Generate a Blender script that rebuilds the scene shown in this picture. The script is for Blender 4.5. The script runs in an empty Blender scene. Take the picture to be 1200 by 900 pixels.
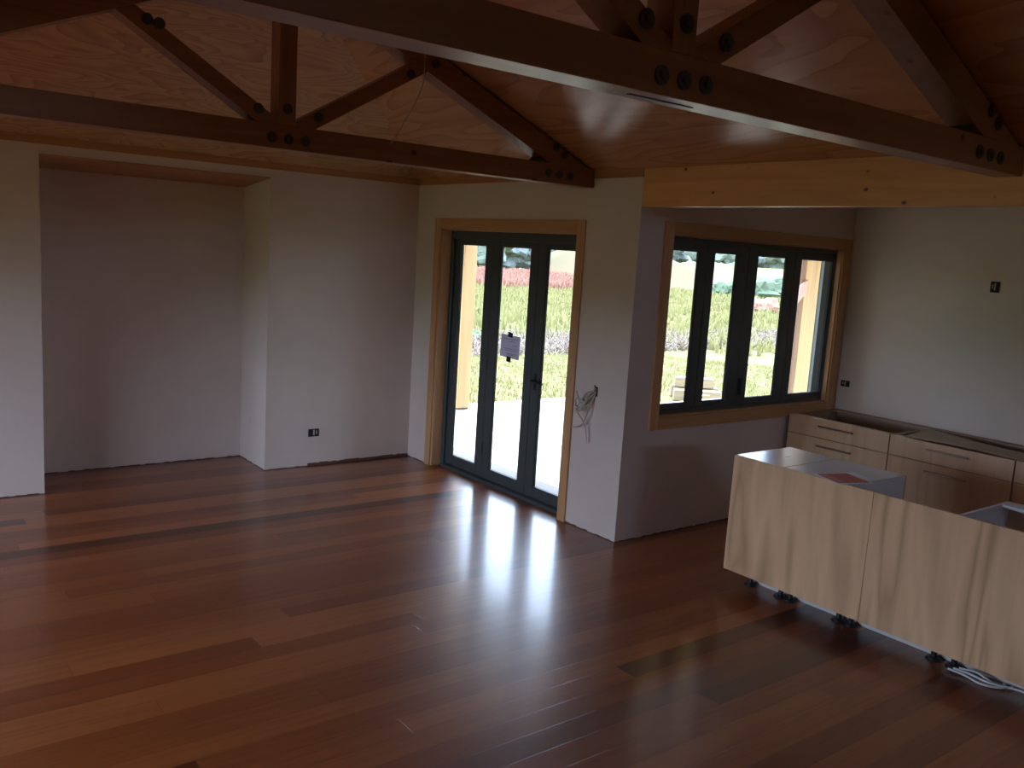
import bpy, bmesh, math, random
from mathutils import Vector, Matrix
random.seed(7)
sc = bpy.context.scene
col = sc.collection

# ------------------------------------------------------------------ camera, sky, sun, exposure
cam_d = bpy.data.cameras.new('camera'); cam = bpy.data.objects.new('camera', cam_d); col.objects.link(cam)
cam_d.sensor_width = 36.0; cam_d.lens = 1038.1 * 36.0 / 1200.0; cam_d.clip_start = 0.05; cam_d.clip_end = 2000
RT = Vector((0.792711, -0.606512, 0.061257)); UP = Vector((0.041803, 0.154336, 0.987134)); FW = Vector((0.608162, 0.779951, -0.147698))
cam.matrix_world = Matrix(((RT.x, UP.x, -FW.x, 0), (RT.y, UP.y, -FW.y, 0), (RT.z, UP.z, -FW.z, 2.05), (0, 0, 0, 1)))
sc.camera = cam

SKY = 4.3; SUN = 3.6; EXPO = 1.68
world = bpy.data.worlds.new('sky'); sc.world = world; world.use_nodes = True
bg = world.node_tree.nodes['Background']
bg.inputs['Color'].default_value = (0.58, 0.71, 1.0, 1); bg.inputs['Strength'].default_value = SKY
sd = bpy.data.lights.new('sun', 'SUN'); sd.energy = SUN; sd.angle = math.radians(3); sd.color = (1, 0.96, 0.90)
so = bpy.data.objects.new('sun', sd); col.objects.link(so)
dirn = Vector((-0.60, -0.52, -1.0)).normalized()          # the light travels this way
so.rotation_euler = dirn.to_track_quat('-Z', 'Y').to_euler()

def portal(name, loc, direction, w, h):
    l = bpy.data.lights.new(name, 'AREA'); l.shape = 'RECTANGLE'; l.size = w; l.size_y = h; l.energy = 1
    l.cycles.is_portal = True
    o = bpy.data.objects.new(name, l); col.objects.link(o); o.location = loc
    o.rotation_euler = Vector(direction).to_track_quat('-Z', 'Z').to_euler()
portal('door_portal', (4.66, 5.98, 1.1), (-1, 0, 0), 2.2, 1.9)
portal('window_portal', (5.89, 4.60, 1.57), (0, -1, 0), 2.2, 1.35)
portal('left_portal', (-3.3, 4.625, 1.12), (1, 0, 0), 2.25, 5.05)

vs = sc.view_settings
sc.display_settings.display_device = 'sRGB'
vs.view_transform = 'Standard'; vs.look = 'None'; vs.exposure = EXPO; vs.gamma = 1; vs.use_curve_mapping = False
cy = sc.cycles
cy.max_bounces = 10; cy.diffuse_bounces = 7; cy.glossy_bounces = 4; cy.transparent_max_bounces = 12; cy.sample_clamp_indirect = 6
cy.caustics_reflective = False; cy.caustics_refractive = False; cy.use_denoising = True

# ------------------------------------------------------------------ materials
def mat(name, color=(.5, .5, .5), rough=.5, metal=0, spec=.5):
    m = bpy.data.materials.new(name); m.use_nodes = True
    b = m.node_tree.nodes['Principled BSDF']
    b.inputs['Base Color'].default_value = (*color, 1); b.inputs['Roughness'].default_value = rough
    b.inputs['Metallic'].default_value = metal; b.inputs['Specular IOR Level'].default_value = spec
    return m
class NT:
    def __init__(s, m): s.t = m.node_tree; s.b = s.t.nodes['Principled BSDF']
    def n(s, typ, **kw):
        n = s.t.nodes.new(typ)
        for k, v in kw.items():
            if k.startswith('_'): setattr(n, k[1:], v)
            else: n.inputs[k.replace('_', ' ')].default_value = v
        return n
    def l(s, a, b): s.t.links.new(a, b)
    def math(s, op, a, b=None, c=None):
        n = s.t.nodes.new('ShaderNodeMath'); n.operation = op
        for i, v in enumerate((a, b, c)):
            if v is None: continue
            if isinstance(v, (int, float)): n.inputs[i].default_value = v
            else: s.l(v, n.inputs[i])
        return n.outputs[0]
    def ramp(s, fac, stops, mode='LINEAR'):
        n = s.t.nodes.new('ShaderNodeValToRGB'); n.color_ramp.interpolation = mode
        e = n.color_ramp.elements
        while len(e) > 1: e.remove(e[-1])
        e[0].position = stops[0][0]; e[0].color = (*stops[0][1], 1)
        for p, c in stops[1:]: x = e.new(p); x.color = (*c, 1)
        s.l(fac, n.inputs[0]); return n.outputs[0]
    def mix(s, mode, fac, a, b):
        n = s.t.nodes.new('ShaderNodeMix'); n.data_type = 'RGBA'; n.blend_type = mode
        for i, v in ((0, fac), (6, a), (7, b)):
            if isinstance(v, (int, float)): n.inputs[i].default_value = v
            elif isinstance(v, tuple): n.inputs[i].default_value = (*v, 1)
            else: s.l(v, n.inputs[i])
        return n.outputs[2]
    def coords(s, scale=(1, 1, 1), rot=(0, 0, 0), loc=(0, 0, 0), kind='Object'):
        tc = s.t.nodes.new('ShaderNodeTexCoord'); mp = s.t.nodes.new('ShaderNodeMapping')
        mp.inputs['Scale'].default_value = scale; mp.inputs['Rotation'].default_value = rot; mp.inputs['Location'].default_value = loc
        s.l(tc.outputs[kind], mp.inputs[0]); return mp.outputs[0]
    def noise(s, vec, scale, detail=4, rough=.5, dist=0):
        n = s.n('ShaderNodeTexNoise', Scale=scale, Detail=detail, Roughness=rough, Distortion=dist)
        s.l(vec, n.inputs['Vector']); return n.outputs[0]
    def bump(s, h, strength=.2, dist=.01):
        n = s.n('ShaderNodeBump', Strength=strength, Distance=dist); s.l(h, n.inputs['Height']); s.l(n.outputs[0], s.b.inputs['Normal'])

def boards_mat(name, axis, width, length, stops, rough, grain_amt=.35, seam=.03, coat=0, groove=.02, seam_dark=.35, grain_scale=1.0):
    """Boards running along AXIS (0 x, 1 y): each board has its own tone, fine grain and a seam."""
    m = mat(name, rough=rough); k = NT(m)
    tc = k.t.nodes.new('ShaderNodeTexCoord'); sp = k.t.nodes.new('ShaderNodeSeparateXYZ'); k.l(tc.outputs['Object'], sp.inputs[0])
    al, ac = sp.outputs[axis], sp.outputs[1 - axis]
    row = k.math('FLOOR', k.math('DIVIDE', ac, width)); fr = k.math('FRACT', k.math('DIVIDE', ac, width))
    wn = k.n('ShaderNodeTexWhiteNoise', _noise_dimensions='1D'); k.l(row, wn.inputs['W'])
    ax = k.math('ADD', k.math('DIVIDE', al, length), k.math('MULTIPLY', wn.outputs[0], 7.0))
    ci = k.math('FLOOR', ax); fx = k.math('FRACT', ax)
    cb = k.t.nodes.new('ShaderNodeCombineXYZ'); k.l(row, cb.inputs[0]); k.l(ci, cb.inputs[1])
    w2 = k.n('ShaderNodeTexWhiteNoise', _noise_dimensions='2D'); k.l(cb.outputs[0], w2.inputs['Vector'])
    base = k.ramp(w2.outputs[0], stops)
    # grain, offset for each board
    cg = k.t.nodes.new('ShaderNodeCombineXYZ')
    k.l(k.math('ADD', k.math('MULTIPLY', al, 1.3), k.math('MULTIPLY', w2.outputs[0], 50)), cg.inputs[0])
    k.l(k.math('MULTIPLY', ac, 26), cg.inputs[1])
    g = k.noise(cg.outputs[0], 1.4 * grain_scale, 6, .6, .6)
    gr = k.ramp(g, [(.25, (1 - grain_amt,) * 3), (.55, (1, 1, 1)), (.8, (1 + grain_amt * .3,) * 3)])
    c = k.mix('MULTIPLY', 1.0, base, gr)
    e1 = k.math('MINIMUM', fr, k.math('SUBTRACT', 1, fr))
    e2 = k.math('MULTIPLY', k.math('MINIMUM', fx, k.math('SUBTRACT', 1, fx)), length / width)
    e = k.math('MINIMUM', e1, e2)
    sm = k.ramp(e, [(0, (seam_dark,) * 3), (seam, (1, 1, 1))])
    c = k.mix('MULTIPLY', 1.0, c, sm)
    k.l(c, k.b.inputs['Base Color'])
    hh = k.ramp(e, [(0, (0, 0, 0)), (groove, (1, 1, 1))])
    k.bump(hh, .25, .002)
    if coat: k.b.inputs['Coat Weight'].default_value = coat; k.b.inputs['Coat Roughness'].default_value = .15
    return m

def timber_mat(name, light, dark, axis=0, rough=.5, knots=.0, scale=1.0, seed=0.0, streak=.5, contour=False, cs=1.0, freq=11.0, soft=False, along=.36):
    """Sawn timber or ply with grain stretched along AXIS of the object; CONTOUR gives the rotary-cut cathedral figure."""
    m = mat(name, rough=rough); k = NT(m)
    s = [14.0, 14.0, 14.0]; s[axis] = .9
    v = k.coords(tuple(q * scale for q in s), loc=(seed, seed * 1.7, seed * .6))
    g = k.noise(v, 1.0, 5, .6, .8)
    f = g
    if contour:
        s2 = [2.1 * cs] * 3; s2[axis] = along * cs
        v2 = k.coords(tuple(s2), loc=(seed * 3, seed, seed))
        n2 = k.noise(v2, 1.0, 2, .45, .5)
        w = k.math('FRACT', k.math('MULTIPLY', n2, freq))
        w = k.math('POWER', k.math('PINGPONG', k.math('MULTIPLY', w, 2.0), 1.0) if soft else w, 1.6 if soft else 2.2)
        f = k.math('ADD', k.math('MULTIPLY', g, 1 - streak), k.math('MULTIPLY', w, streak))
        c = k.ramp(f, [(.15, light), (.85, dark)])
    else:
        c = k.ramp(f, [(.3, dark), (.7, light)])
    if knots > 0:
        s3 = [1.0] * 3; s3[axis] = .75
        vo = k.n('ShaderNodeTexVoronoi', Scale=knots); k.l(k.coords(tuple(s3), loc=(seed, 0, seed)), vo.inputs['Vector'])
        kn = k.ramp(vo.outputs['Distance'], [(.06, (.25, .15, .10)), (.115, (1, 1, 1))])
        c = k.mix('MULTIPLY', 1.0, c, kn)
    k.l(c, k.b.inputs['Base Color'])
    return m

M = {}
M['floor'] = boards_mat('polished_hardwood', 0, .135, 3.9,
    [(0, (.085, .020, .005)), (.09, (.17, .038, .009)), (.4, (.245, .060, .013)), (.7, (.285, .080, .018)), (1, (.36, .11, .028))], .34, .28, .022, coat=.5, seam_dark=.5)
M['deck'] = boards_mat('deck_boards', 1, .14, 3.2, [(0, (.30, .25, .20)), (1, (.42, .36, .30))], .6, .2, .07, seam_dark=.08)
m = mat('plaster', (.56, .545, .54), .75); k = NT(m)
c = k.ramp(k.noise(k.coords((1, 1, 1)), 1.6, 4), [(.3, (.61, .51, .445)), (.7, (.67, .565, .495))]); k.l(c, k.b.inputs['Base Color'])
k.bump(k.noise(k.coords((1, 1, 1)), 90, 3), .06, .003); M['plaster'] = m
M['ply_ceiling'] = timber_mat('ceiling_plywood', (.60, .335, .17), (.38, .18, .082), 1, .23, contour=True, streak=.40, cs=1.0, along=.5)
M['ply_hip'] = timber_mat('gable_plywood', (.56, .335, .165), (.31, .16, .068), 0, .36, contour=True, streak=.5, seed=3.3, cs=1.5, freq=15.0, along=.75)
M['ply_trim'] = timber_mat('plywood_strip', (.50, .24, .10), (.36, .16, .065), 1, .4)
M['ply_trim_x'] = timber_mat('plywood_strip_x', (.50, .24, .10), (.36, .16, .065), 0, .4)
M['beam'] = timber_mat('pine_beam', (.82, .43, .17), (.66, .32, .11), 1, .42, knots=9.0, seed=1.2)
M['truss'] = timber_mat('truss_timber', (.32, .140, .058), (.21, .085, .034), 0, .33, knots=5.5, seed=.4)
M['truss_v'] = timber_mat('truss_timber_upright', (.34, .150, .062), (.22, .09, .036), 2, .44, seed=2.1)
M['arch_v'] = timber_mat('pine_architrave_upright', (.62, .36, .175), (.48, .25, .11), 2, .4, seed=4)
M['arch_x'] = timber_mat('pine_architrave_level', (.54, .30, .14), (.42, .21, .09), 0, .4, seed=5)
M['arch_y'] = timber_mat('pine_architrave_level_y', (.58, .33, .155), (.45, .23, .10), 1, .4, seed=6)
M['alu'] = mat('dark_green_aluminium', (.060, .074, .074), .34)
M['seal'] = mat('rubber_seal', (.012, .014, .014), .6)
M['steel'] = mat('dark_steel', (.055, .053, .045), .5, .2)
M['black'] = mat('black_plastic', (.012, .012, .014), .45)
M['cab_ply'] = timber_mat('cabinet_plywood', (.80, .51, .285), (.47, .265, .13), 2, .6, contour=True, streak=.5, seed=7.7, cs=2.0, freq=4.0, soft=True, along=.30)
M['cab_front'] = timber_mat('drawer_plywood', (.64, .40, .23), (.47, .28, .15), 2, .42, contour=True, streak=.35, seed=1.7, cs=2.2, freq=4.0, soft=True, along=.15)
M['melamine'] = mat('white_melamine', (.72, .71, .72), .25)
M['mel_edge'] = timber_mat('carcass_edge', (.55, .42, .30), (.44, .32, .22), 1, .5)
M['grey_sheet'] = mat('grey_underlay', (.60, .60, .57), .7)
M['dark_gap'] = mat('dark_bottom_plate', (.11, .055, .035), .8)
M['hole'] = mat('flush_box_interior', (.014, .011, .009), .8)
M['hole_rim'] = mat('flush_box_rim', (.07, .05, .04), .6)
M['cable'] = mat('cable_sheath', (.46, .40, .33), .55)
M['cable_white'] = mat('white_cable', (.75, .75, .74), .4)
M['copper'] = mat('bare_copper', (.45, .22, .10), .35, .8)
M['paper'] = mat('paper', (.62, .60, .70), .7)
pb = M['paper'].node_tree; tl_ = pb.nodes.new('ShaderNodeBsdfTranslucent'); tl_.inputs[0].default_value = (.55, .52, .62, 1); am = pb.nodes.new('ShaderNodeMixShader'); am.inputs[0].default_value = .35
pb.links.new(pb.nodes['Principled BSDF'].outputs[0], am.inputs[1]); pb.links.new(tl_.outputs[0], am.inputs[2]); pb.links.new(am.outputs[0], pb.nodes['Material Output'].inputs[0])
M['ink'] = mat('print_ink', (.30, .28, .38), .7)
M['white_paper'] = mat('white_paper', (.78, .80, .86), .5)
M['red_cover'] = mat('red_cover', (.50, .055, .03), .35)
M['board'] = timber_mat('offcut_board', (.36, .25, .17), (.28, .19, .12), 1, .6)
M['post'] = timber_mat('verandah_post', (.58, .35, .155), (.46, .26, .105), 2, .6, seed=8)
M['stack'] = timber_mat('stacked_timber', (.29, .215, .12), (.22, .155, .085), 0, .8)
M['soffit'] = mat('verandah_lining', (.42, .30, .19), .7)
M['dark_ground'] = mat('bounce_cut_ground', (.05, .04, .035), .95)  # dark so the unseen ground outside throws little light indoors
M['brown'] = mat('shaded_post_side', (.22, .12, .07), .7)  # dark tone painted for the shaded side face of a post
M['clad'] = mat('dark_cladding', (.050, .055, .055), .6)
M['leader'] = mat('pink_primer', (.60, .33, .27), .7)
# glass: clear, with a fresnel reflection
m = bpy.data.materials.new('clear_glass'); m.use_nodes = True; t = m.node_tree; t.nodes.remove(t.nodes['Principled BSDF'])
tr = t.nodes.new('ShaderNodeBsdfTransparent'); tr.inputs[0].default_value = (.93, .96, .94, 1); gl = t.nodes.new('ShaderNodeBsdfGlossy'); gl.inputs['Roughness'].default_value = .02
fr = t.nodes.new('ShaderNodeFresnel'); fr.inputs[0].default_value = 1.45; mx = t.nodes.new('ShaderNodeMixShader')
ge = t.nodes.new('ShaderNodeNewGeometry'); inv = t.nodes.new('ShaderNodeMath'); inv.operation = 'SUBTRACT'; inv.inputs[0].default_value = 1; t.links.new(ge.outputs['Backfacing'], inv.inputs[1])
mu = t.nodes.new('ShaderNodeMath'); mu.operation = 'MULTIPLY'; t.links.new(fr.outputs[0], mu.inputs[0]); t.links.new(inv.outputs[0], mu.inputs[1]); t.links.new(mu.outputs[0], mx.inputs[0]); t.links.new(tr.outputs[0], mx.inputs[1]); t.links.new(gl.outputs[0], mx.inputs[2]); t.links.new(mx.outputs[0], t.nodes['Material Output'].inputs[0]); M['glass'] = m
def field_mat(name, stops, scale=.35, sc2=(1, 1, 1)):
    m = mat(name, rough=.95, spec=.1); k = NT(m)
    v = k.coords(sc2); n1 = k.noise(v, scale, 6, .65, .3); n2 = k.noise(v, scale * 14, 4, .7)
    f = k.math('ADD', k.math('MULTIPLY', n1, .6), k.math('MULTIPLY', n2, .4)); k.l(k.ramp(f, stops), k.b.inputs['Base Color']); return m
M['field'] = field_mat('rough_grass', [(.32, (.09, .094, .033)), (.45, (.13, .125, .045)), (.55, (.16, .143, .056)), (.68, (.18, .135, .07))])
M['hill'] = field_mat('dry_hill', [(.3, (.088, .066, .032)), (.5, (.10, .072, .037)), (.7, (.07, .075, .026))], .05)
M['forest'] = field_mat('forest_hill', [(.3, (.06, .11, .05)), (.7, (.15, .22, .10))], .06)
M['crown'] = field_mat('hazed_tree_crown', [(.3, (.13, .155, .12)), (.7, (.19, .22, .17))], .5)  # paled and greyed: distance haze painted into the leaf colour
M['crown_blue_haze'] = field_mat('hazed_blue_green_crown', [(.3, (.14, .16, .15)), (.7, (.20, .22, .205))], .5)  # bluish distance haze painted into these crowns
M['shrub'] = field_mat('shrub_leaves', [(.3, (.085, .115, .07)), (.7, (.14, .17, .11))], 2)
M['red_scrub'] = field_mat('red_scrub', [(.3, (.26, .12, .085)), (.6, (.32, .17, .12)), (.8, (.28, .24, .13))], .6)
M['dead'] = field_mat('dead_brush', [(.3, (.15, .11, .085)), (.5, (.24, .185, .15)), (.7, (.34, .28, .235))], 1.2)
M['blade'] = field_mat('grass_blades', [(.3, (.17, .165, .06)), (.7, (.28, .24, .105))], .8)
M['trunk'] = mat('bark', (.12, .08, .055), .9)
M['teal'] = mat('green_clump', (.12, .20, .08), .7)

# ------------------------------------------------------------------ mesh helpers
class MB:
    def __init__(s): s.bm = bmesh.new()
    def box(s, x0, x1, y0, y1, z0, z1, bevel=0):
        r = bmesh.ops.create_cube(s.bm, size=1)
        vsn = r['verts']
        bmesh.ops.scale(s.bm, vec=(abs(x1 - x0), abs(y1 - y0), abs(z1 - z0)), verts=vsn)
        bmesh.ops.translate(s.bm, vec=((x0 + x1) / 2, (y0 + y1) / 2, (z0 + z1) / 2), verts=vsn)
        if bevel:
            es = list({e for v in vsn for e in v.link_edges})
            bmesh.ops.bevel(s.bm, geom=es, offset=bevel, segments=1, affect='EDGES')
        return s
    def prism(s, pts, axis, a0, a1):
        """pts: 2-D outline in the plane normal to AXIS, extruded from a0 to a1"""
        def P(p, a): return {0: (a, p[0], p[1]), 1: (p[0], a, p[1]), 2: (p[0], p[1], a)}[axis]
        A = [s.bm.verts.new(P(p, a0)) for p in pts]; B = [s.bm.verts.new(P(p, a1)) for p in pts]
        n = len(pts); s.bm.faces.new(A); s.bm.faces.new(B[::-1])
        for i in range(n): s.bm.faces.new((A[i], B[i], B[(i + 1) % n], A[(i + 1) % n]))
        return s
    def cyl(s, c, r, h, axis=2, seg=20, r2=None):
        r_ = bmesh.ops.create_cone(s.bm, cap_ends=True, segments=seg, radius1=r, radius2=r if r2 is None else r2, depth=h)
        rot = {0: Matrix.Rotation(math.pi / 2, 4, 'Y'), 1: Matrix.Rotation(math.pi / 2, 4, 'X'), 2: Matrix()}[axis]
        bmesh.ops.transform(s.bm, matrix=Matrix.Translation(c) @ rot, verts=r_['verts']); return s
    def tube(s, pts, r, seg=8):
        pts = [Vector(p) for p in pts]; rings = []
        for i, p in enumerate(pts):
            d = (pts[min(i + 1, len(pts) - 1)] - pts[max(i - 1, 0)]).normalized()
            u = d.orthogonal().normalized() if not rings else (rings_u - d * rings_u.dot(d)).normalized()
            rings_u = u; w = d.cross(u)
            rings.append([s.bm.verts.new(p + (u * math.cos(a) + w * math.sin(a)) * r) for a in [2 * math.pi * j / seg for j in range(seg)]])
        for a, b in zip(rings, rings[1:]):
            for j in range(seg): s.bm.faces.new((a[j], a[(j + 1) % seg], b[(j + 1) % seg], b[j]))
        s.bm.faces.new(rings[0][::-1]); s.bm.faces.new(rings[-1]); return s
    def quad(s, *p): s.bm.faces.new([s.bm.verts.new(q) for q in p]); return s
    def build(s, name, m, parent=None, smooth=False):
        bmesh.ops.recalc_face_normals(s.bm, faces=s.bm.faces)
        me = bpy.data.meshes.new(name); s.bm.to_mesh(me); s.bm.free()
        if smooth:
            for p in me.polygons: p.use_smooth = True
        me.materials.append(m); o = bpy.data.objects.new(name, me); col.objects.link(o)
        if parent: o.parent = parent; o.matrix_parent_inverse = Matrix.Translation(-Vector(parent.location)) if parent.type == 'EMPTY' and parent.parent is None else Matrix()
        return o
def tag(o, label=None, cat=None, group=None, kind=None):
    for k_, v_ in (('label', label), ('category', cat), ('group', group), ('kind', kind)):
        if v_: o[k_] = v_
    return o
def empty(name, loc=(0, 0, 0), **kw):
    o = bpy.data.objects.new(name, None); o.location = loc; o.empty_display_size = .1; col.objects.link(o); return tag(o, **kw)
def struct(o): o['kind'] = 'structure'; return o
def spline(pts, n=8):
    """Catmull-Rom through pts"""
    P = [Vector(p) for p in pts]; P = [P[0] * 2 - P[1]] + P + [P[-1] * 2 - P[-2]]; out = []
    for i in range(1, len(P) - 2):
        for j in range(n):
            t = j / n; a, b, c, d = P[i - 1:i + 3]
            out.append(.5 * ((2 * b) + (c - a) * t + (2 * a - 5 * b + 4 * c - d) * t * t + (3 * b - a - 3 * c + d) * t ** 3))
    out.append(P[-2]); return out

# ------------------------------------------------------------------ main measures (metres)
XD, YA, YC, XK = 4.47, 7.336, 4.407, 7.10        # door wall, far wall, window wall, kitchen side wall
XL, YBK = -3.2, -8.0                              # left wall, wall behind
XB = -.27                                         # left eave beam
ZW, ZE, P = 2.61, 2.667, .427                     # plaster top, ceiling at the eaves, roof pitch
AL, AR, YAB = 1.2545, 3.004, 7.93                 # alcove
RX = (XD + XB) / 2; HR = (XD - XB) / 2; ZR = ZE + P * HR

# ------------------------------------------------------------------ room shell
struct(MB().box(XL, XK + .15, YBK, YC + .15, -.12, 0).box(XL, 4.62, YC + .15, 7.95, -.12, 0).build('floor', M['floor']))
w = MB()
w.box(XL - .15, AL, YA, YAB + .12, 0, 2.8).box(AR, XD + .15, YA, YAB + .12, 0, 2.8).box(AL, AR, YAB, YAB + .12, 0, 2.8)
w.prism([(YA, 2.5424), (YAB, 2.4762), (YAB, 2.8), (YA, 2.8)], 0, AL, AR)
struct(w.build('wall_far', M['plaster']))
w = MB(); DY0, DY1, DZ = 5.04, 6.92, 2.225
w.box(XD, XD + .15, YC, DY0, 0, 2.8).box(XD, XD + .15, DY1, YA, 0, 2.8).box(XD, XD + .15, DY0, DY1, DZ, 2.8)
struct(w.build('wall_door_side', M['plaster']))
w = MB(); WX0, WX1, WZ0, WZ1 = 4.81, 6.957, .905, 2.245
w.box(XD + .15, WX0, YC, YC + .15, 0, 2.8).box(WX1, XK + .15, YC, YC + .15, 0, 2.8).box(WX0, WX1, YC, YC + .15, 0, WZ0).box(WX0, WX1, YC, YC + .15, WZ1, 2.8)
struct(w.build('wall_kitchen_window', M['plaster']))
struct(MB().box(XK, XK + .15, YBK - .15, YC, 0, 2.8).build('wall_right', M['plaster']))
struct(MB().box(XL - .15, XK + .15, YBK - .15, YBK, 0, 2.8).build('wall_behind', M['plaster']))
w = MB(); LY0, LY1, LZ = 2.1, 7.15, 2.25
w.box(XL - .15, XL, YBK - .15, LY0, 0, 2.8).box(XL - .15, XL, LY1, YA, 0, 2.8).box(XL - .15, XL, LY0, LY1, LZ, 2.8)
struct(w.build('wall_left', M['plaster']))
w = MB()
for y in (LY0, LY0 + 1.19, LY0 + 2.4, LY0 + 3.6, LY1 - .06): w.box(XL - .11, XL - .05, y, y + .06, 0, LZ - .05)
w.box(XL - .11, XL - .05, LY0, LY1, LZ - .06, LZ)
struct(w.build('door_2', M['alu']))

struct(MB().box(XD, XD + .15, YBK, YC, ZE, 2.9).box(XB - .15, XB, YBK, YA, ZE, 2.9).build('wall_eaves', M['plaster']))
# hipped plywood ceiling: a 12 mm lining under a roof deck, in two figures of grain
def slab(name, m, polys, th=.12):
    b = MB()
    for poly in polys:
        A = [b.bm.verts.new(p) for p in poly]; B = [b.bm.verts.new((p[0], p[1], p[2] + th)) for p in poly]
        n = len(A); b.bm.faces.new(A); b.bm.faces.new(B[::-1])
        for i in range(n): b.bm.faces.new((A[i], B[i], B[(i + 1) % n], A[(i + 1) % n]))
    return struct(b.build(name, m))
YH = YA - HR
slab('ceiling', M['ply_ceiling'], [[(XD, YA, ZE), (XD, YBK, ZE), (RX, YBK, ZR), (RX, YH, ZR)], [(XB, YA, ZE), (XB, YBK, ZE), (RX, YBK, ZR), (RX, YH, ZR)]])
slab('ceiling', M['ply_hip'], [[(XB, YA, ZE), (XD, YA, ZE), (RX, YH, ZR)]])
slab('ceiling', M['plaster'], [[(XL, YBK, ZW), (XB, YBK, ZW), (XB, YA, ZW), (XL, YA, ZW)]])
slab('ceiling', M['plaster'], [[(XD + .09, YBK, ZW), (XK, YBK, ZW), (XK, YC, ZW), (XD + .09, YC, ZW)]])
struct(MB().box(XD - .006, XD, YC, YA, ZW, ZE + .01).build('trim_1', M['ply_trim']))
struct(MB().box(XB, XD - .006, YA - .006, YA, ZW, ZE + .01).build('trim_2', M['ply_trim_x']))
struct(MB().prism([(YA - .004, 2.536), (YAB, 2.4702), (YAB, 2.4762), (YA - .004, 2.5424)], 0, AL, AR).build('trim_3', M['ply_trim_x']))
# ragged gap under the plasterboard, where no skirting is fitted yet
def gap_strip(name, p0, p1, nrm, hmax=.014, big=()):
    b = MB(); p0, p1, nrm = Vector(p0), Vector(p1), Vector(nrm); L = (p1 - p0).length; n = max(4, int(L / .04)); rr = random.Random(3)
    for i in range(n):
        a = p0.lerp(p1, i / n); c = p0.lerp(p1, (i + 1) / n); h = rr.uniform(.15, .75) * hmax
        for q0, q1, hb in big:
            if q0 <= (i + .5) / n <= q1: h = rr.uniform(.8, 1.1) * hb
        lo = Vector((min(a.x, c.x, a.x + nrm.x * .003, c.x + nrm.x * .003), min(a.y, c.y, a.y + nrm.y * .003, c.y + nrm.y * .003), 0))
        hi = Vector((max(a.x, c.x, a.x + nrm.x * .003, c.x + nrm.x * .003), max(a.y, c.y, a.y + nrm.y * .003, c.y + nrm.y * .003), h))
        b.box(lo.x, hi.x, lo.y, hi.y, lo.z, hi.z)
    return struct(b.build(name, M['dark_gap']))
gap_strip('trim_4', (AR, YA, 0), (XD - .003, YA, 0), (0, -1, 0), .012, [(.27, 1, .026)])
gap_strip('trim_5', (AL, YAB, 0), (AR, YAB, 0), (0, -1, 0), .014)
gap_strip('trim_6', (XB, YA, 0), (AL, YA, 0), (0, -1, 0), .012)
gap_strip('trim_7', (XD, YC, 0), (XD, 4.95, 0), (-1, 0, 0), .014)
gap_strip('trim_8', (XD, 7.01, 0), (XD, YA, 0), (-1, 0, 0), .014)
gap_strip('trim_9', (AR, YA, 0), (AR, YAB, 0), (-1, 0, 0), .012)
gap_strip('trim_10', (XD, YC, 0), (XK, YC, 0), (0, -1, 0), .014)

# ------------------------------------------------------------------ door opening (three bifold leaves)
d1 = struct(empty('door_1', (XD, 5.98, 0)))
AO0, AO1, AOZ = 4.954, 7.005, 2.311
MB().box(XD - .018, XD, DY1, AO1, 0, AOZ, .002).box(XD - .018, XD, AO0, DY0, 0, AOZ, .002).build('architrave', M['arch_v'], d1)
MB().box(XD - .018, XD, DY0, DY1, DZ, AOZ, .002).build('architrave', M['arch_y'], d1)
MB().box(XD, XD + .15, DY1 - .02, DY1, .0, DZ).box(XD, XD + .15, DY0, DY0 + .012, .0, DZ).build('jamb', M['arch_v'], d1)
MB().box(XD, XD + .15, DY0, DY1, DZ - .018, DZ).build('head_jamb', M['arch_y'], d1)
FX0, FX1 = XD + .10, XD + .17
MB().box(FX0, FX1, DY1 - .062, DY1 - .02, 0, DZ - .018, .003).box(FX0, FX1, DY0 + .012, DY0 + .05, 0, DZ - .018, .003).box(FX0, FX1, DY0 + .05, DY1 - .062, 2.135, DZ - .018, .003).build('frame', M['alu'], d1)
MB().box(FX0 - .03, FX1 + .02, DY0 + .05, DY1 - .062, -.005, .028, .003).build('sill', M['alu'], d1)
def leaf(parent, ax, g0, g1, p0, p1, z0, z1, gz0, gz1, base, depth=.035):
    """one glazed leaf: AX is the axis it is wide along; p0..p1 the leaf, g0..g1 its glass"""
    def bx(mb, a0, a1, c0, c1, d0, d1, bev=.003):
        if ax == 1: mb.box(base + d0, base + d1, a0, a1, c0, c1, bev)
        else: mb.box(a0, a1, base + d0, base + d1, c0, c1, bev)
    f = MB(); lo, hi = min(p0, p1), max(p0, p1); a0, a1 = min(g0, g1), max(g0, g1)
    bx(f, lo, a0, z0, z1, 0, depth); bx(f, a1, hi, z0, z1, 0, depth); bx(f, a0, a1, z0, gz0, 0, depth); bx(f, a0, a1, gz1, z1, 0, depth)
    fr = f.build('door_leaf' if ax == 1 else 'sash', M['alu'], parent)
    s = MB(); e = .006
    bx(s, a0, a1, gz0, gz0 + e, .008, depth - .005, 0); bx(s, a0, a1, gz1 - e, gz1, .008, depth - .005, 0)
    bx(s, a0, a0 + e, gz0 + e, gz1 - e, .008, depth - .005, 0); bx(s, a1 - e, a1, gz0 + e, gz1 - e, .008, depth - .005, 0)
    s.build('rubber_seal', M['seal'], fr)
    g = MB()
    if ax == 1: g.box(base + .016, base + .022, a0, a1, gz0, gz1)
    else: g.box(a0, a1, base + .016, base + .022, gz0, gz1)
    g.build('glass_pane', M['glass'], fr)
    return fr
LB = FX0 + .025
leaf(d1, 1, 6.383, 6.772, 6.277, 6.860, .03, 2.137, .115, 2.088, LB)
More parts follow.
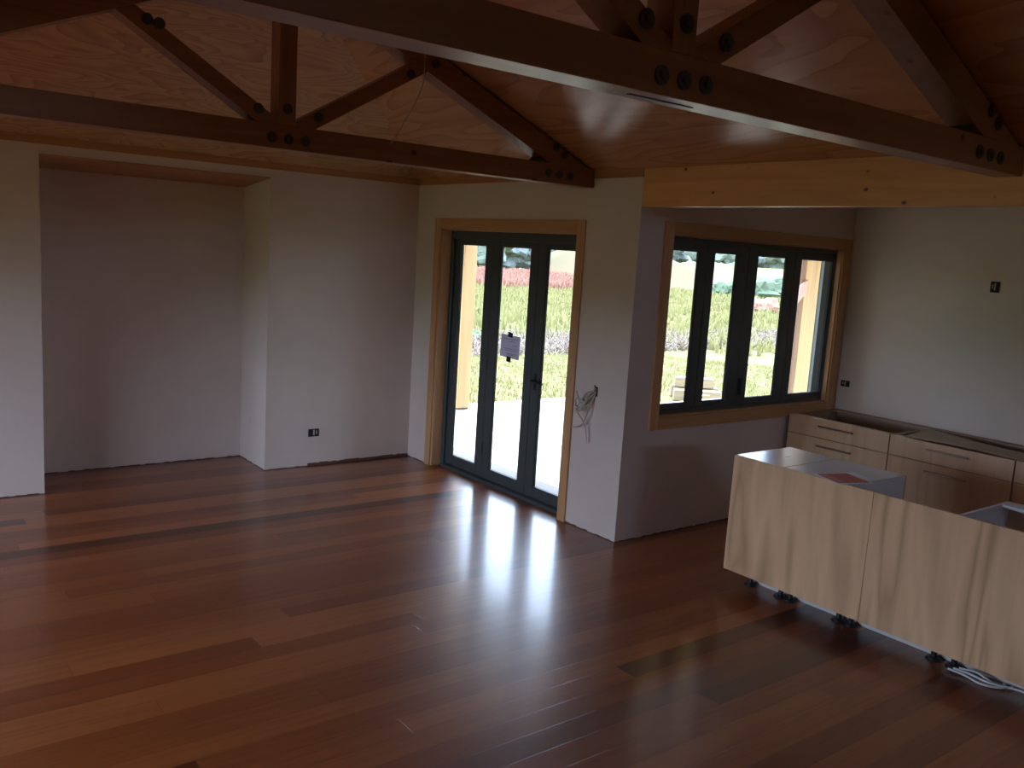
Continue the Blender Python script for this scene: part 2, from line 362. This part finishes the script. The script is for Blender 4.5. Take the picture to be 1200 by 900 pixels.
leaf(d1, 1, 5.751, 6.167, 5.646, 6.273, .03, 2.137, .115, 2.088, LB)
lf = leaf(d1, 1, 5.155, 5.537, 5.080, 5.642, .03, 2.137, .115, 2.088, LB)
h = MB().box(LB - .008, LB, 5.565, 5.60, .93, 1.07, .003).cyl((LB - .025, 5.582, 1.01), .009, .04, 0)
h.tube(spline([(LB - .045, 5.582, 1.01), (LB - .048, 5.55, 1.011), (LB - .048, 5.49, 1.008), (LB - .047, 5.435, 1.003)], 4), .009)
h.build('lever_handle', M['black'], lf)
MB().cyl((LB - .004, 6.275, .30), .012, .09, 2, 12).cyl((LB - .004, 6.275, 1.9), .012, .09, 2, 12).cyl((LB - .004, 6.275, 1.05), .012, .09, 2, 12).build('hinge', M['alu'], d1)

# ------------------------------------------------------------------ kitchen window (four sashes)
w1 = struct(empty('window_1', (5.89, YC, WZ0)))
WO0, WO1, WOZ0, WOZ1 = 4.717, 7.067, .814, 2.330
MB().box(WO0, WX0, YC - .018, YC, WOZ0, WOZ1, .002).box(WX1, WO1, YC - .018, YC, WOZ0, WOZ1, .002).build('architrave', M['arch_v'], w1)
MB().box(WX0, WX1, YC - .018, YC, WZ1, WOZ1, .002).box(WX0, WX1, YC - .018, YC, WOZ0, WZ0, .002).build('architrave', M['arch_x'], w1)
MB().box(WX0, WX0 + .014, YC, YC + .15, WZ0, WZ1).box(WX1 - .010, WX1, YC, YC + .15, WZ0, WZ1).build('jamb', M['arch_v'], w1)
MB().box(WX0 + .014, WX1 - .014, YC, YC + .15, WZ0, WZ0 + .014).box(WX0 + .014, WX1 - .014, YC, YC + .15, WZ1 - .014, WZ1).build('reveal', M['arch_x'], w1)
SB = YC + .043; fx0, fx1 = WX0 + .014, WX1 - .010
MB().box(fx0, fx0 + .012, SB, YC + .15, WZ0 + .014, WZ1 - .014).box(fx1 - .006, fx1, SB, YC + .15, WZ0 + .014, WZ1 - .014).box(fx0, fx1, SB, YC + .15, WZ0 + .014, WZ0 + .042, .002).box(fx0, fx1, SB, YC + .15, WZ1 - .048, WZ1 - .014, .002).build('frame', M['alu'], w1)
for g0, g1, p0, p1 in ((4.850, 5.185, fx0 + .008, 5.273), (5.362, 5.636, 5.277, 5.762), (5.888, 6.274, 5.766, 6.372), (6.470, 6.930, 6.376, fx1 - .004)):
    leaf(w1, 0, g0, g1, p0, p1, WZ0 + .042, WZ1 - .048, .985, 2.136, SB + .012)
MB().box(5.775, 5.805, SB - .012, SB + .012, 1.02, 1.16, .003).build('latch', M['black'], w1)

# ------------------------------------------------------------------ eave beams
b = MB().box(XD, XD + .09, YBK, YC, 2.4097, ZE, .002).build('roof_beam', M['beam'])
tag(b, 'knotty pale pine beam crossing above the kitchen island opening', 'beam')
b = MB().box(XB - .09, XB, YBK, YA, 2.4097, ZE, .002).build('roof_beam', M['beam'])
tag(b, 'knotty pine beam under the far eave, opposite the door wall', 'beam')

# ------------------------------------------------------------------ trusses
def truss(Y, label, strap):
    T = .125; r = empty('roof_truss', (RX, Y, 2.543), label=label, cat='roof truss', group='bolted timber roof trusses')
    yb = Y + T
    MB().box(XB + .002, XD - .002, Y, yb, 2.543, 2.677, .003).build('bottom_chord', M['truss'], r)
    for s in (1, -1):
        X = lambda d: RX + s * d
        MB().prism([(X(HR - .42), 2.677), (X(HR - .07), 2.677), (X(0), 3.655), (X(0), 3.509)], 1, Y, yb).build('top_chord', M['truss'], r)
        MB().prism([(X(.052), 2.677), (X(.052), 2.703), (X(.816), 3.158), (X(.911), 3.118), (X(.175), 2.677)], 1, Y + .004, yb - .004).build('strut', M['truss'], r)
        MB().prism([(X(HR - .54), 2.677), (X(HR - .505), 2.719), (X(HR - .42), 2.682), (X(HR - .42), 2.677)], 1, Y + .01, yb - .01).build('steel_wedge', M['steel'], r)
    MB().box(RX - .052, RX + .052, Y + .002, yb - .002, 2.677, 3.50, .002).build('king_post', M['truss_v'], r)
    bolts = [(-.09, 2.60), (.01, 2.60), (.11, 2.602), (-.17, 2.745), (.0, 2.765), (.19, 2.745), (1.93, 2.607), (2.03, 2.605), (2.13, 2.603), (1.985, 2.79), (2.065, 2.745), (.79, 3.085), (.965, 3.175), (-.76, 3.10), (-.70, 3.09), (-1.93, 2.607), (-2.03, 2.605), (-2.13, 2.603), (-1.985, 2.79), (-2.065, 2.745)]
    proto = None
    for dx, z in bolts:
        if proto is None:
            bm_ = MB().cyl((0, -.003, 0), .029, .006, 1, 20).cyl((0, -.010, 0), .014, .012, 1, 6)
            bm_ = bm_
            proto = bm_.build('bolt', M['steel'], r); o = proto
        else:
            o = proto.copy(); col.objects.link(o)
        o.parent = r; o.matrix_parent_inverse = Matrix(); o.location = (dx, 0, z - 2.543)
    if strap:
        MB().box(1.945, 2.232, Y + .062, Y + .074, 2.5405, 2.544).build('slot_shade_strip', M['black'], r)  # dark strip laid on the underside; its black stands for recess shade
    return r
truss(4.904, 'bolted timber truss nearest the alcove wall, under the hipped plywood end', False)
truss(1.944, 'dark bolted timber truss nearest the viewer, with shiny slotted underside', True)
# the truss's loose cord
Yc_ = 4.895
o = MB().tube(spline([(2.98, Yc_, 3.22), (2.976, Yc_, 3.05), (2.93, Yc_, 2.93), (2.85, Yc_, 2.79), (2.79, Yc_, 2.69), (2.765, Yc_, 2.655)], 6), .0028, 6).build('hanging_cord', M['cable'])
tag(o, 'thin pale cord dangling from the strut of the alcove-side truss', 'cord')

# ------------------------------------------------------------------ flush boxes in the walls
def flush(loc, axis, w_, h_, label, tilt=0):
    """an unfitted electrical box set in the plaster"""
    r = empty('flush_box', loc, label=label, cat='electrical box', group='unfitted electrical boxes')
    x, y, z = loc
    def bx(mb, a0, a1, b0, b1, d):
        if axis == 1: mb.box(x + a0, x + a1, y - d, y, z + b0, z + b1)
        else: mb.box(x - d, x, y + a0, y + a1, z + b0, z + b1)
    a, b_ = w_ / 2, h_ / 2
    m1 = MB(); bx(m1, -a, a, -b_, b_, .002); m1.build('box_opening', M['hole'], r)
    m2 = MB(); t = .004
    bx(m2, -a, -a + t, -b_, b_, .004); bx(m2, a - t, a, -b_, b_, .004)
    bx(m2, -a + t, a - t, b_ - t, b_, .004); bx(m2, -a + t, a - t, -b_, -b_ + t, .004); m2.build('rim', M['hole_rim'], r)
    m3 = MB()
    bx(m3, -a * .1, a * .15, -b_ * .6, b_ * .7, .006); bx(m3, a * .45, a * .62, -b_ * .3, b_ * .5, .007); m3.build('wire_tail', M['cable'], r)
    return r
flush((3.463, YA, .307), 1, .105, .072, 'small dark electrical box low on the wall right of the alcove')
flush((XK, 4.322, 1.078), 0, .085, .055, 'electrical box beside the kitchen window frame above the cabinets')
flush((XK, 3.165, 2.007), 0, .07, .085, 'electrical box high on the kitchen wall far from the window')

# cables sticking out of the door wall
r = empty('cable_bundle', (XD, 4.72, 1.07), label='tangle of loose electrical cables sticking out beside the glazed door', cat='cables')
MB().box(XD - .002, XD, 4.700, 4.742, 1.03, 1.10).build('wall_hole', M['hole'], r)
x = XD
cabs = [[(x, 4.722, 1.07), (x - .04, 4.735, 1.05), (x - .06, 4.78, .99), (x - .05, 4.83, .97), (x - .06, 4.86, 1.02)],
        [(x, 4.722, 1.05), (x - .03, 4.73, .98), (x - .05, 4.745, .90), (x - .04, 4.79, .82), (x - .03, 4.86, .78), (x - .03, 4.93, .765)],
        [(x, 4.715, 1.06), (x - .05, 4.74, 1.02), (x - .08, 4.79, .95), (x - .07, 4.83, .90), (x - .06, 4.80, .86), (x - .04, 4.77, .80), (x - .03, 4.755, .72), (x - .03, 4.750, .67)],
        [(x, 4.725, 1.06), (x - .05, 4.76, 1.03), (x - .07, 4.82, .96), (x - .06, 4.85, .93), (x - .08, 4.84, .90)],
        [(x, 4.722, 1.075), (x - .02, 4.722, 1.11)],
        [(x, 4.72, 1.06), (x - .05, 4.75, 1.06), (x - .08, 4.78, 1.00), (x - .06, 4.755, .95), (x - .07, 4.80, .93)],
        [(x, 4.72, 1.05), (x - .06, 4.77, 1.01), (x - .09, 4.83, 1.00), (x - .07, 4.85, .95), (x - .09, 4.81, .91), (x - .06, 4.78, .93)],
        [(x, 4.725, 1.04), (x - .04, 4.75, .97), (x - .07, 4.81, .99), (x - .09, 4.84, 1.06)],
        [(x, 4.725, 1.05), (x - .06, 4.75, .99), (x - .09, 4.80, .94), (x - .08, 4.85, .945)]]
for i, c_ in enumerate(cabs):
    o = MB().tube(spline(c_, 5), .0052 if i != 4 else .008, 7).build('cable', M['cable'], r, True)

# ------------------------------------------------------------------ kitchen island
IX0, IX1, IZ0, IZ1 = 4.50, 5.06, .13, .873
PF = .018
isl = empty('kitchen_island', (4.75, 2.4, 0), label='long plywood-fronted kitchen island cabinets with white tops, no benchtop yet', cat='kitchen island')
Yp = [3.431, 2.482, 1.533, .60]
for i in range(3):
    mat_ = M['cab_ply']
    MB().box(IX0 - PF, IX0, Yp[i + 1] + .001, Yp[i] - .001, IZ0, IZ1, .001).build('back_panel', mat_, isl)
def carcass(y0, y1, top, parent, zt=.868):
    c = empty('cabinet', (4.78, (y0 + y1) / 2, IZ0)); c.parent = parent; c.matrix_parent_inverse = Matrix.Translation(-Vector(parent.location))
    t = .016
    b = MB().box(IX0, IX0 + t, y0 + t, y1 - t, IZ0, zt).box(IX0, IX1, y0, y0 + t, IZ0, zt).box(IX0, IX1, y1 - t, y1, IZ0, zt).box(IX0 + t, IX1, y0 + t, y1 - t, IZ0, IZ0 + t)
    def bld(mb, n, m_):
        o = mb.build(n, m_); o.parent = c; o.matrix_parent_inverse = Matrix.Translation(-Vector(c.location)); return o
    bld(b, 'carcass', M['melamine'])
    if top: bld(MB().box(IX0, IX1, y0 + .004, y1 - .004, zt, zt + .005).box(IX0 + .01, IX1 - .01, y0 + t, y1 - t, zt - .016, zt), 'top_panel', M['melamine'])
    else: bld(MB().box(IX1 - .10, IX1, y0 + t, y1 - t, zt - .016, zt), 'top_rail', M['melamine'])
    bld(MB().box(IX1, IX1 + .018, y0 + .002, y1 - .002, IZ0, .70, .001).box(IX1, IX1 + .018, y0 + .002, y1 - .002, .704, zt, .001), 'front', M['cab_front'])
    return c
carcass(3.075, 3.431, True, isl); carcass(2.618, 3.073, True, isl); carcass(1.10, 2.035, False, isl); carcass(.60, 1.098, False, isl)
MB().box(4.762, 4.80, 3.245, 3.252, .8725, .8742).build('top_slot', M['black'], isl)
# adjustable cabinet feet
ft = None
for y in (3.36, 3.13, 3.06, 2.72, 2.64, 2.14, 2.03, 1.30, 1.05, .72):
    for x in (4.692, 5.0):
        if ft is None:
            b = MB().cyl((0, 0, .006), .045, .014, 2, 20, .036).cyl((0, 0, .045), .016, .07, 2, 12).cyl((0, 0, .095), .022, .05, 2, 12).cyl((0, 0, .124), .036, .012, 2, 20)
            for q in range(4):
                a_ = q * math.pi / 2; b.box(.018 * math.cos(a_) - .012, .018 * math.cos(a_) + .012, .018 * math.sin(a_) - .012, .018 * math.sin(a_) + .012, .08, .118)
            ft = b.build('leg', M['black'], isl); o = ft
        else: o = ft.copy(); col.objects.link(o)
        o.parent = isl; o.matrix_parent_inverse = Matrix(); o.location = (x - 4.75, y - 2.4, 0)
MB().box(4.742, 4.758, .62, 3.38, .0, .125).build('plinth_board', M['grey_sheet'], isl)
# cables under the island
cw = [[(4.60, 2.02, .02), (4.62, 1.94, .012), (4.60, 1.84, .010), (4.66, 1.76, .01), (4.71, 1.78, .012)],
      [(4.62, 2.00, .025), (4.645, 1.92, .018), (4.63, 1.83, .02), (4.68, 1.75, .012), (4.715, 1.74, .01)],
      [(4.64, 1.98, .03), (4.67, 1.90, .03), (4.66, 1.81, .014), (4.70, 1.70, .012), (4.70, 1.60, .01), (4.65, 1.50, .01)],
      [(4.70, 1.66, .012), (4.67, 1.60, .02), (4.64, 1.56, .05), (4.66, 1.52, .02)]]
r = empty('loose_cables', (4.66, 1.8, 0), label='white loose cables lying on the floor under the island', cat='cables')
for c_ in cw: MB().tube(spline(c_, 6), .006, 7).build('cable', M['cable_white'], r, True)

# booklet and letter on the island
def sheet(name, pts, z0, th, m_, parent=None, bend=0):
    b = MB(); b.prism(pts, 2, z0, z0 + th); return b.build(name, m_, parent)
o = sheet('letter', [(4.575, 2.865), (4.80, 2.80), (4.74, 2.625), (4.515, 2.64)], .8737, .0015, M['white_paper'])
tag(o, 'white paper sheet lying under the red booklet on the island', 'paper')
r = empty('booklet', (4.58, 2.72, .8755), label='thin red covered booklet resting on the white sheet on the island', cat='booklet')
pts = [(4.515, 2.885), (4.735, 2.805), (4.655, 2.585), (4.435, 2.670)]
sheet('pages', [(p[0] + .001, p[1] + .001) for p in pts], .8756, .004, M['white_paper'], r)
c0 = Vector((4.585, 2.736, 0)); cpts = [tuple((c0 + (Vector((*p, 0)) - c0) * .88).xy) for p in pts]
sheet('cover', cpts, .8797, .0012, M['red_cover'], r)
sheet('cover_band', [tuple((c0 + (Vector((*p, 0)) - c0) * .86).xy) for p in [(4.52, 2.882), (4.57, 2.864), (4.49, 2.650), (4.44, 2.670)]], .8810, .0006, mat('orange_band', (.62, .22, .10), .4), r)

# ------------------------------------------------------------------ kitchen run along the side wall
RXF, RZT = 6.405, .849
def run_cab(y0, y1, label, handles=True, plain=False):
    r = empty('base_cabinet', (6.75, (y0 + y1) / 2, 0), label=label, cat='kitchen cabinet', group='plywood base cabinets along the side wall')
    t = .018; xb = XK - .012
    b = MB().box(RXF + .002, xb, y0, y0 + t, .13, RZT - .004).box(RXF + .002, xb, y1 - t, y1, .13, RZT - .004).box(xb - .016, xb, y0 + t, y1 - t, .13, RZT - .004).box(RXF + .02, xb - .016, y0 + t, y1 - t, .13, .146)
    b.box(xb - .09, xb - .016, y0 + t, y1 - t, RZT - .020, RZT - .004)
    b.build('carcass', M['board'], r)
    MB().box(RXF + .002, RXF + .055, y0 + t, y1 - t, RZT - .02, RZT - .001).build('top_rail', M['mel_edge'], r)
    g = .0025
    for z0, z1, hz in ((.6985, RZT, .795), (.13, .6935, .632)):
        f = MB().box(RXF - .018, RXF, y0 + g, y1 - g, z0, z1, .001).build('drawer_front', M['cab_front'], r)
        if handles:
            yc = (y0 + y1) / 2; b = MB()
            b.box(RXF - .046, RXF - .038, yc - .155, yc + .155, hz - .007, hz + .007, .001)
            for s in (-1, 1): b.box(RXF - .040, RXF - .018, yc + s * .14 - .004, yc + s * .14 + .004, hz - .004, hz + .004)
            b.build('handle', M['handle'], f)
    for y in (y0 + .06, y1 - .06):
        for x_ in (RXF + .08, XK - .12): MB().cyl((x_, y, .065), .018, .13, 2, 12).cyl((x_, y, .008), .032, .016, 2, 16).build('leg', M['black'], r)
M['handle'] = mat('bronze_handle', (.20, .13, .085), .35, .5)
run_cab(3.467, 4.369, 'pale plywood drawer cabinet in the kitchen corner beside the window')
run_cab(2.555, 3.463, 'plywood drawer cabinet carrying a loose board, middle of the wall run')
run_cab(1.64, 2.549, 'plywood drawer cabinet at the cut-off near end of wall run')
# loose thin board lying on the cabinets, its near corner curled up
b = MB(); n = 14; rows = []
for i in range(n + 1):
    t_ = i / n; row = []
    for j in range(5):
        s_ = j / 4
        A = Vector((6.395, 3.36, 0)).lerp(Vector((6.90, 3.425, 0)), s_); B = Vector((6.40, 2.48, 0)).lerp(Vector((6.58, 2.44, 0)), s_)
        p = A.lerp(B, t_); p.z = RZT + .002 + .013 * math.sin(math.pi * t_) * (1 - s_) + .020 * max(0, (t_ - .5) / .5) ** 2 * s_ + .006 * s_
        row.append(p)
    rows.append(row)
for dz in (0, .004):
    V = [[b.bm.verts.new(p + Vector((0, 0, dz))) for p in row] for row in rows]
    for i in range(n):
        for j in range(4): b.bm.faces.new((V[i][j], V[i + 1][j], V[i + 1][j + 1], V[i][j + 1]))
    if dz == 0: V0 = V
for i in range(n):
    for j in (0, 4): b.bm.faces.new((V0[i][j], V0[i + 1][j], V[i + 1][j], V[i][j]))
for j in range(4):
    for i in (0, n): b.bm.faces.new((V0[i][j], V0[i][j + 1], V[i][j + 1], V[i][j]))
o = b.build('loose_board', M['board']); tag(o, 'thin brown warped board lying loose across the open wall cabinets', 'board')

# ------------------------------------------------------------------ notice on the middle door leaf
gx = LB + .016
r = empty('paper_notice', (gx - .002, 5.965, 1.25), label='lilac paper notice taped to the glass of the middle door leaf', cat='notice')
MB().prism([(6.098, 1.346), (5.832, 1.339), (5.838, 1.144), (6.104, 1.152)], 0, gx - .004, gx - .0025).build('sheet', M['paper'], r)
b = MB()
for z, y0, y1 in ((1.315, 5.84, 6.03), (1.295, 5.87, 5.96), (1.262, 5.84, 5.90), (1.232, 5.83, 6.03), (1.217, 5.84, 6.0), (1.190, 5.83, 5.99), (1.178, 5.86, 5.97)):
    b.box(gx - .0048, gx - .004, y0 + .03, y1 + .03, z - .009, z - .003)
b.build('printed_lines', M['ink'], r)
MB().prism([(6.002, 1.371), (5.935, 1.366), (5.938, 1.322), (6.005, 1.327)], 0, gx - .0065, gx - .005).build('tape', M['black'], r)
MB().prism([(6.005, 1.162), (5.945, 1.157), (5.948, 1.109), (6.008, 1.114)], 0, gx - .0065, gx - .005).build('tape', M['black'], r)

# ------------------------------------------------------------------ outside
struct(MB().box(-11.5, XL - .15, -6, 12, -.5, -.35).build('dark_ground_patch', M['dark_ground']))  # unseen dark ground, added to cut bounce light through the left opening
b = MB(); g = random.Random(5)
for i in range(24): 
    q = bmesh.ops.create_icosphere(b.bm, subdivisions=2, radius=1)
    for v in q['verts']: v.co = Vector((-9.5, -6 + i * .8, .35)) + Vector((v.co.x * .8, v.co.y * .75, v.co.z * 1.3)) * (1 + g.uniform(-.1, .1))
struct(b.build('light_block_hedge', M['forest']))  # unseen row of bushes, added to block low light at the left opening
struct(MB().box(4.625, 9.3, 4.60, 9.82, -.10, -.05).box(9.3, 11.2, 6.9, 8.96, -.10, -.05).build('deck', M['deck']))
struct(MB().box(4.625, 9.3, 9.78, 9.82, -.5, -.10).box(9.3, 11.2, 8.92, 8.96, -.5, -.10).build('deck_fascia', M['deck']))
def post(x0, x1, y0, y1, z0, z1, label):
    r = empty('verandah_post', ((x0 + x1) / 2, (y0 + y1) / 2, z0), label=label, cat='post')
    MB().box(x0, x1, y0, y1, z0 + .02, z1, .008).build('shaft', M['post'], r)
    MB().box(x0 + .01, x1 - .01, y0 + .01, y1 - .01, z0, z0 + .08).build('base_bracket', M['steel'], r)
    return r
post(6.49, 6.68, 9.46, 9.65, -.05, 2.30, 'tall orange timber verandah post standing on the sunlit deck')
post(9.535, 9.745, 6.50, 6.575, -.5, 2.30, 'orange timber verandah post seen through the last kitchen window pane')
post(9.752, 9.85, 6.512, 6.60, -.5, 2.30, 'narrow timber stud fixed to the orange post outside the kitchen window')
o = MB().box(9.462, 9.530, 6.505, 6.545, -.5, 2.30, .003).build('post_side_shade', M['brown']); tag(o, 'added dark strip painting the shaded side of the kitchen-side verandah post', 'post_side_shade')  # separate dark strip added in place of shade on the post's side
o = MB().box(9.872, 10.12, 6.52, 6.62, -.5, 2.30, .004).build('cladding_panel', M['clad']); tag(o, 'dark grey upright cladding panel behind the kitchen-side verandah post', 'cladding')
o = MB().prism([(9.53, 1.93), (9.41, 1.84), (9.35, 1.62), (9.46, 1.72), (9.53, 1.74)], 1, 6.46, 6.503).build('knee_bracket', M['leader']); tag(o, 'small pinkish knee bracket fixed to the kitchen-side verandah post', 'bracket')
o = MB().box(6.53, 6.64, 6.9, 11.9, 2.30, 2.50, .004).build('verandah_beam', M['post']); tag(o, 'timber verandah beam resting on the tall orange deck post', 'beam')
o = MB().box(6.9, 13.4, 6.55, 6.66, 2.30, 2.50, .004).build('verandah_beam', M['post']); tag(o, 'timber verandah beam resting on the kitchen-side post', 'beam')

r = struct(empty('verandah_roof', (6.6, 6.6, 2.7)))
MB().prism([(4.625, 2.72), (6.75, 2.50), (6.75, 2.60), (4.625, 2.82)], 1, 6.75, 12.0).build('roof_panel', M['soffit'], r)
MB().prism([(4.56, 2.74), (6.75, 2.50), (6.75, 2.60), (4.56, 2.84)], 0, 6.75, 13.5).build('roof_panel', M['soffit'], r)
MB().box(4.625, 6.75, 4.56, 6.75, 2.62, 2.72).build('roof_panel', M['soffit'], r)
# ground and hills
rr = random.Random(11)
def radial(name, m_, r0, r1, nr, na, f, az0=0, az1=360):
    b = MB(); V = []
    for i in range(nr + 1):
        r = r0 * (r1 / r0) ** (i / nr); V.append([])
        for j in range(na + 1):
            a = math.radians(az0 + (az1 - az0) * j / na); V[-1].append(b.bm.verts.new((r * math.sin(a), r * math.cos(a), f(r, az0 + (az1 - az0) * j / na))))
    for i in range(nr):
        for j in range(na): b.bm.faces.new((V[i][j], V[i + 1][j], V[i + 1][j + 1], V[i][j + 1]))
    bmesh.ops.remove_doubles(b.bm, verts=b.bm.verts, dist=1e-4)
    return struct(b.build(name, m_, None, True))
sm = lambda t: (lambda q: q * q * (3 - 2 * q))(max(0, min(1, t)))
def ground_z(r, a):
    z = -.5 + .12 * math.sin(r * .11 + a * .13) * sm((r - 25) / 40)
    z += sm((r - 70) / 130) * 2.4
    return z
radial('ground', M['field'], 2, 260, 40, 120, ground_z)
def hill_z(r, a):
    base = ground_z(r, a) - .6
    w_ = sm((a - 37) / 6) * sm((51.5 - a) / 8.0)
    return base + 4.3 * w_ * sm((r - 62) / 58) * sm((175 - r) / 40)
radial('hill', M['hill'], 58, 180, 24, 40, hill_z, 34, 54)
radial('hill', M['forest'], 230, 420, 10, 144, lambda r, a: 1 + 27 * sm((r - 230) / 120) * (.8 + .2 * math.sin(math.radians(a) * 5)))

def blob(mb, c, r, squash=1.0, seed=0, sub=2):
    q = bmesh.ops.create_icosphere(mb.bm, subdivisions=sub, radius=1); g = random.Random(seed)
    ph = [g.uniform(0, 6.3) for _ in range(6)]
    for v in q['verts']:
        d = v.co.copy(); n_ = 1 + .16 * math.sin(d.x * 5 + ph[0]) + .14 * math.sin(d.y * 6 + ph[1]) + .12 * math.sin(d.z * 7 + ph[2]) + .10 * math.sin((d.x + d.z) * 11 + ph[3]) + g.uniform(-.06, .06)
        v.co = Vector(c) + Vector((d.x * r * n_, d.y * r * n_, d.z * r * n_ * squash))
def tree(x, y, h, wd, m_, label, seed):
    z = ground_z(math.hypot(x, y), math.degrees(math.atan2(x, y))) - .3
    r = empty('tree', (x, y, z), label=label, cat='tree', group='trees along the edge of the field'); g = random.Random(seed)
    MB().cyl((x, y, z + h * .25), wd * .07, h * .5, 2, 8, wd * .045).build('trunk', M['trunk'], r)
    b = MB()
    for i in range(13):
        a = g.uniform(0, 6.3); q = g.uniform(0, wd * .36)
        blob(b, (x + q * math.cos(a), y + q * math.sin(a), z + h * g.uniform(.16, .8)), wd * g.uniform(.22, .38), .9, seed * 31 + i, 3)
    b.build('crown', m_, r)
spec = []
for a in (31.3, 33.4, 35.5, 37.6): spec.append((a, (98, 108)[len(spec) % 2], rr.uniform(7, 8)))
for a in (39.6, 42.2, 44.8): spec.append((a, (190, 203)[len(spec) % 2], rr.uniform(10, 13)))
for a in (47.3, 49.8, 52.3, 54.8, 57.3): spec.append((a, (188, 201)[len(spec) % 2], rr.uniform(10, 12)))
ordn = ['leftmost', 'second from the left', 'third from the left', 'fourth from the left']
for i, (a, dist, h) in enumerate(spec):
    an = math.radians(a)
    if i < 4: lab = f"{['rounded green', 'blue-green', 'broad green', 'dense blue-green'][i]} tree beyond the red scrub, {ordn[i]}"
    elif i < 7: lab = f"distant tree behind the dry tan hill, {['its left end', 'its middle', 'its right end'][i - 4]}"
    else: lab = f"distant tree past the green field behind the kitchen window, {['leftmost', 'second from the left', 'middle one', 'second from the right', 'rightmost'][i - 7]}"
    tree(dist * math.sin(an), dist * math.cos(an), h, h * (.68 if dist < 150 else .82), M['crown_blue_haze'] if i % 2 else M['crown'], lab, 50 + i)
def shrub(x, y, rad, n_, label, m_=None, seed=1, name='shrub'):
    z = ground_z(math.hypot(x, y), math.degrees(math.atan2(x, y))); b = MB(); g = random.Random(seed)
    for i in range(n_): blob(b, (x + g.uniform(-1, 1) * rad, y + g.uniform(-1, 1) * rad * .6, z + rad * g.uniform(.2, .5)), rad * g.uniform(.4, .6), .8, seed * 9 + i)
    o = b.build(name, m_ or M['shrub']); return tag(o, label, 'shrub')
shrub(55.7, 45.6, 1.3, 9, 'green bush in the field seen through the second window pane', seed=3)
shrub(57.8, 42.9, 1.8, 12, 'wide green bush in the field seen through the third window pane', seed=4)
shrub(14.35, 20.4, .32, 5, 'vivid green clump in the field beside the orange deck post', M['teal'], 5)
shrub(41.8, 31.0, 1.0, 8, 'low red-brown bush beyond the green bushes in the field', M['red_scrub'], 6)

# countless plants: each mass is one object
def tufts(name, label, cat, m_, pts, hmin, hmax, wd, seed, per=5, lean=.35):
    b = MB(); g = random.Random(seed)
    for (x, y) in pts:
        z = ground_z(math.hypot(x, y), math.degrees(math.atan2(x, y))) - .02
        for _ in range(per):
            h_ = g.uniform(hmin, hmax); a = g.uniform(0, 6.3); px, py = x + g.uniform(-.2, .2), y + g.uniform(-.2, .2); w_ = wd * g.uniform(.6, 1.4)
            dx, dy = math.cos(a) * w_, math.sin(a) * w_; lx, ly = g.uniform(-lean, lean) * h_, g.uniform(-lean, lean) * h_
            b.quad((px - dx, py - dy, z), (px + dx, py + dy, z), (px + dx * .3 + lx, py + dy * .3 + ly, z + h_), (px - dx * .3 + lx, py - dy * .3 + ly, z + h_))
    me = b.build(name, m_); tag(me, label, cat, None, 'stuff'); return me
def field_pts(n_, az0, az1, r0, r1, g, yr=None):
    out = []
    while len(out) < n_:
        a = math.radians(g.uniform(az0, az1)); r = math.sqrt(g.uniform(r0 * r0, r1 * r1)); x, y = r * math.sin(a), r * math.cos(a)
        if yr and not (yr[0] < y < yr[1]): continue
        if x < 11.4 and y < 10 or math.hypot(x - 12.9, y - 10.9) < .95: continue
        out.append((x, y))
    return out
g = random.Random(21)
tufts('grass', 'short green and straw coloured lawn grass beyond the deck', 'grass', M['blade'], field_pts(3500, 28, 62, 12.5, 24, g, (9.2, 17)), .04, .11, .012, 1, 6)
tufts('rough_grass', 'tall rough yellow-green grass covering the field past the dead brush', 'grass', M['blade'], field_pts(7000, 28, 60, 26, 78, g), .12, .38, .05, 2, 5)
tufts('dead_brush', 'long windrow of grey dead brush lying across the field', 'brush', M['dead'], field_pts(4200, 26, 60, 20, 46, g, (17.2, 21.6)), .06, .26, .02, 3, 6, 1.6)
tufts('red_scrub', 'band of rust red scrub in front of the far trees', 'scrub', M['red_scrub'], [(r_ * math.sin(a_), r_ * math.cos(a_)) for r_, a_ in [(g.uniform(64, 92), math.radians(g.uniform(29, 42.5))) for _ in range(3500)]], .3, .75, .09, 4, 6)

# stack of timber lengths on the lawn
def log(cx, cy, z0, L, w_, h_, rot, label):
    o = MB().box(-L / 2, L / 2, -w_ / 2, w_ / 2, 0, h_, .008).build('timber_length', M['stack']); o.location = (cx, cy, z0); o.rotation_euler = (0, 0, rot)
    tag(o, label, 'timber', 'timber lengths stacked on the lawn')
R_ = math.radians(-42)
log(12.75, 10.75, -.49, .86, .24, .20, R_, 'front lower timber length of the stack on the lawn')
log(13.10, 11.12, -.49, .90, .24, .20, R_, 'back lower timber length of the stack on the lawn')
log(13.02, 11.08, -.288, .74, .24, .18, R_ + .05, 'upper timber length lying on top of the lawn stack')
log(12.48, 10.45, -.49, .34, .16, .18, R_ + .25, 'short timber offcut in front of the lawn stack')
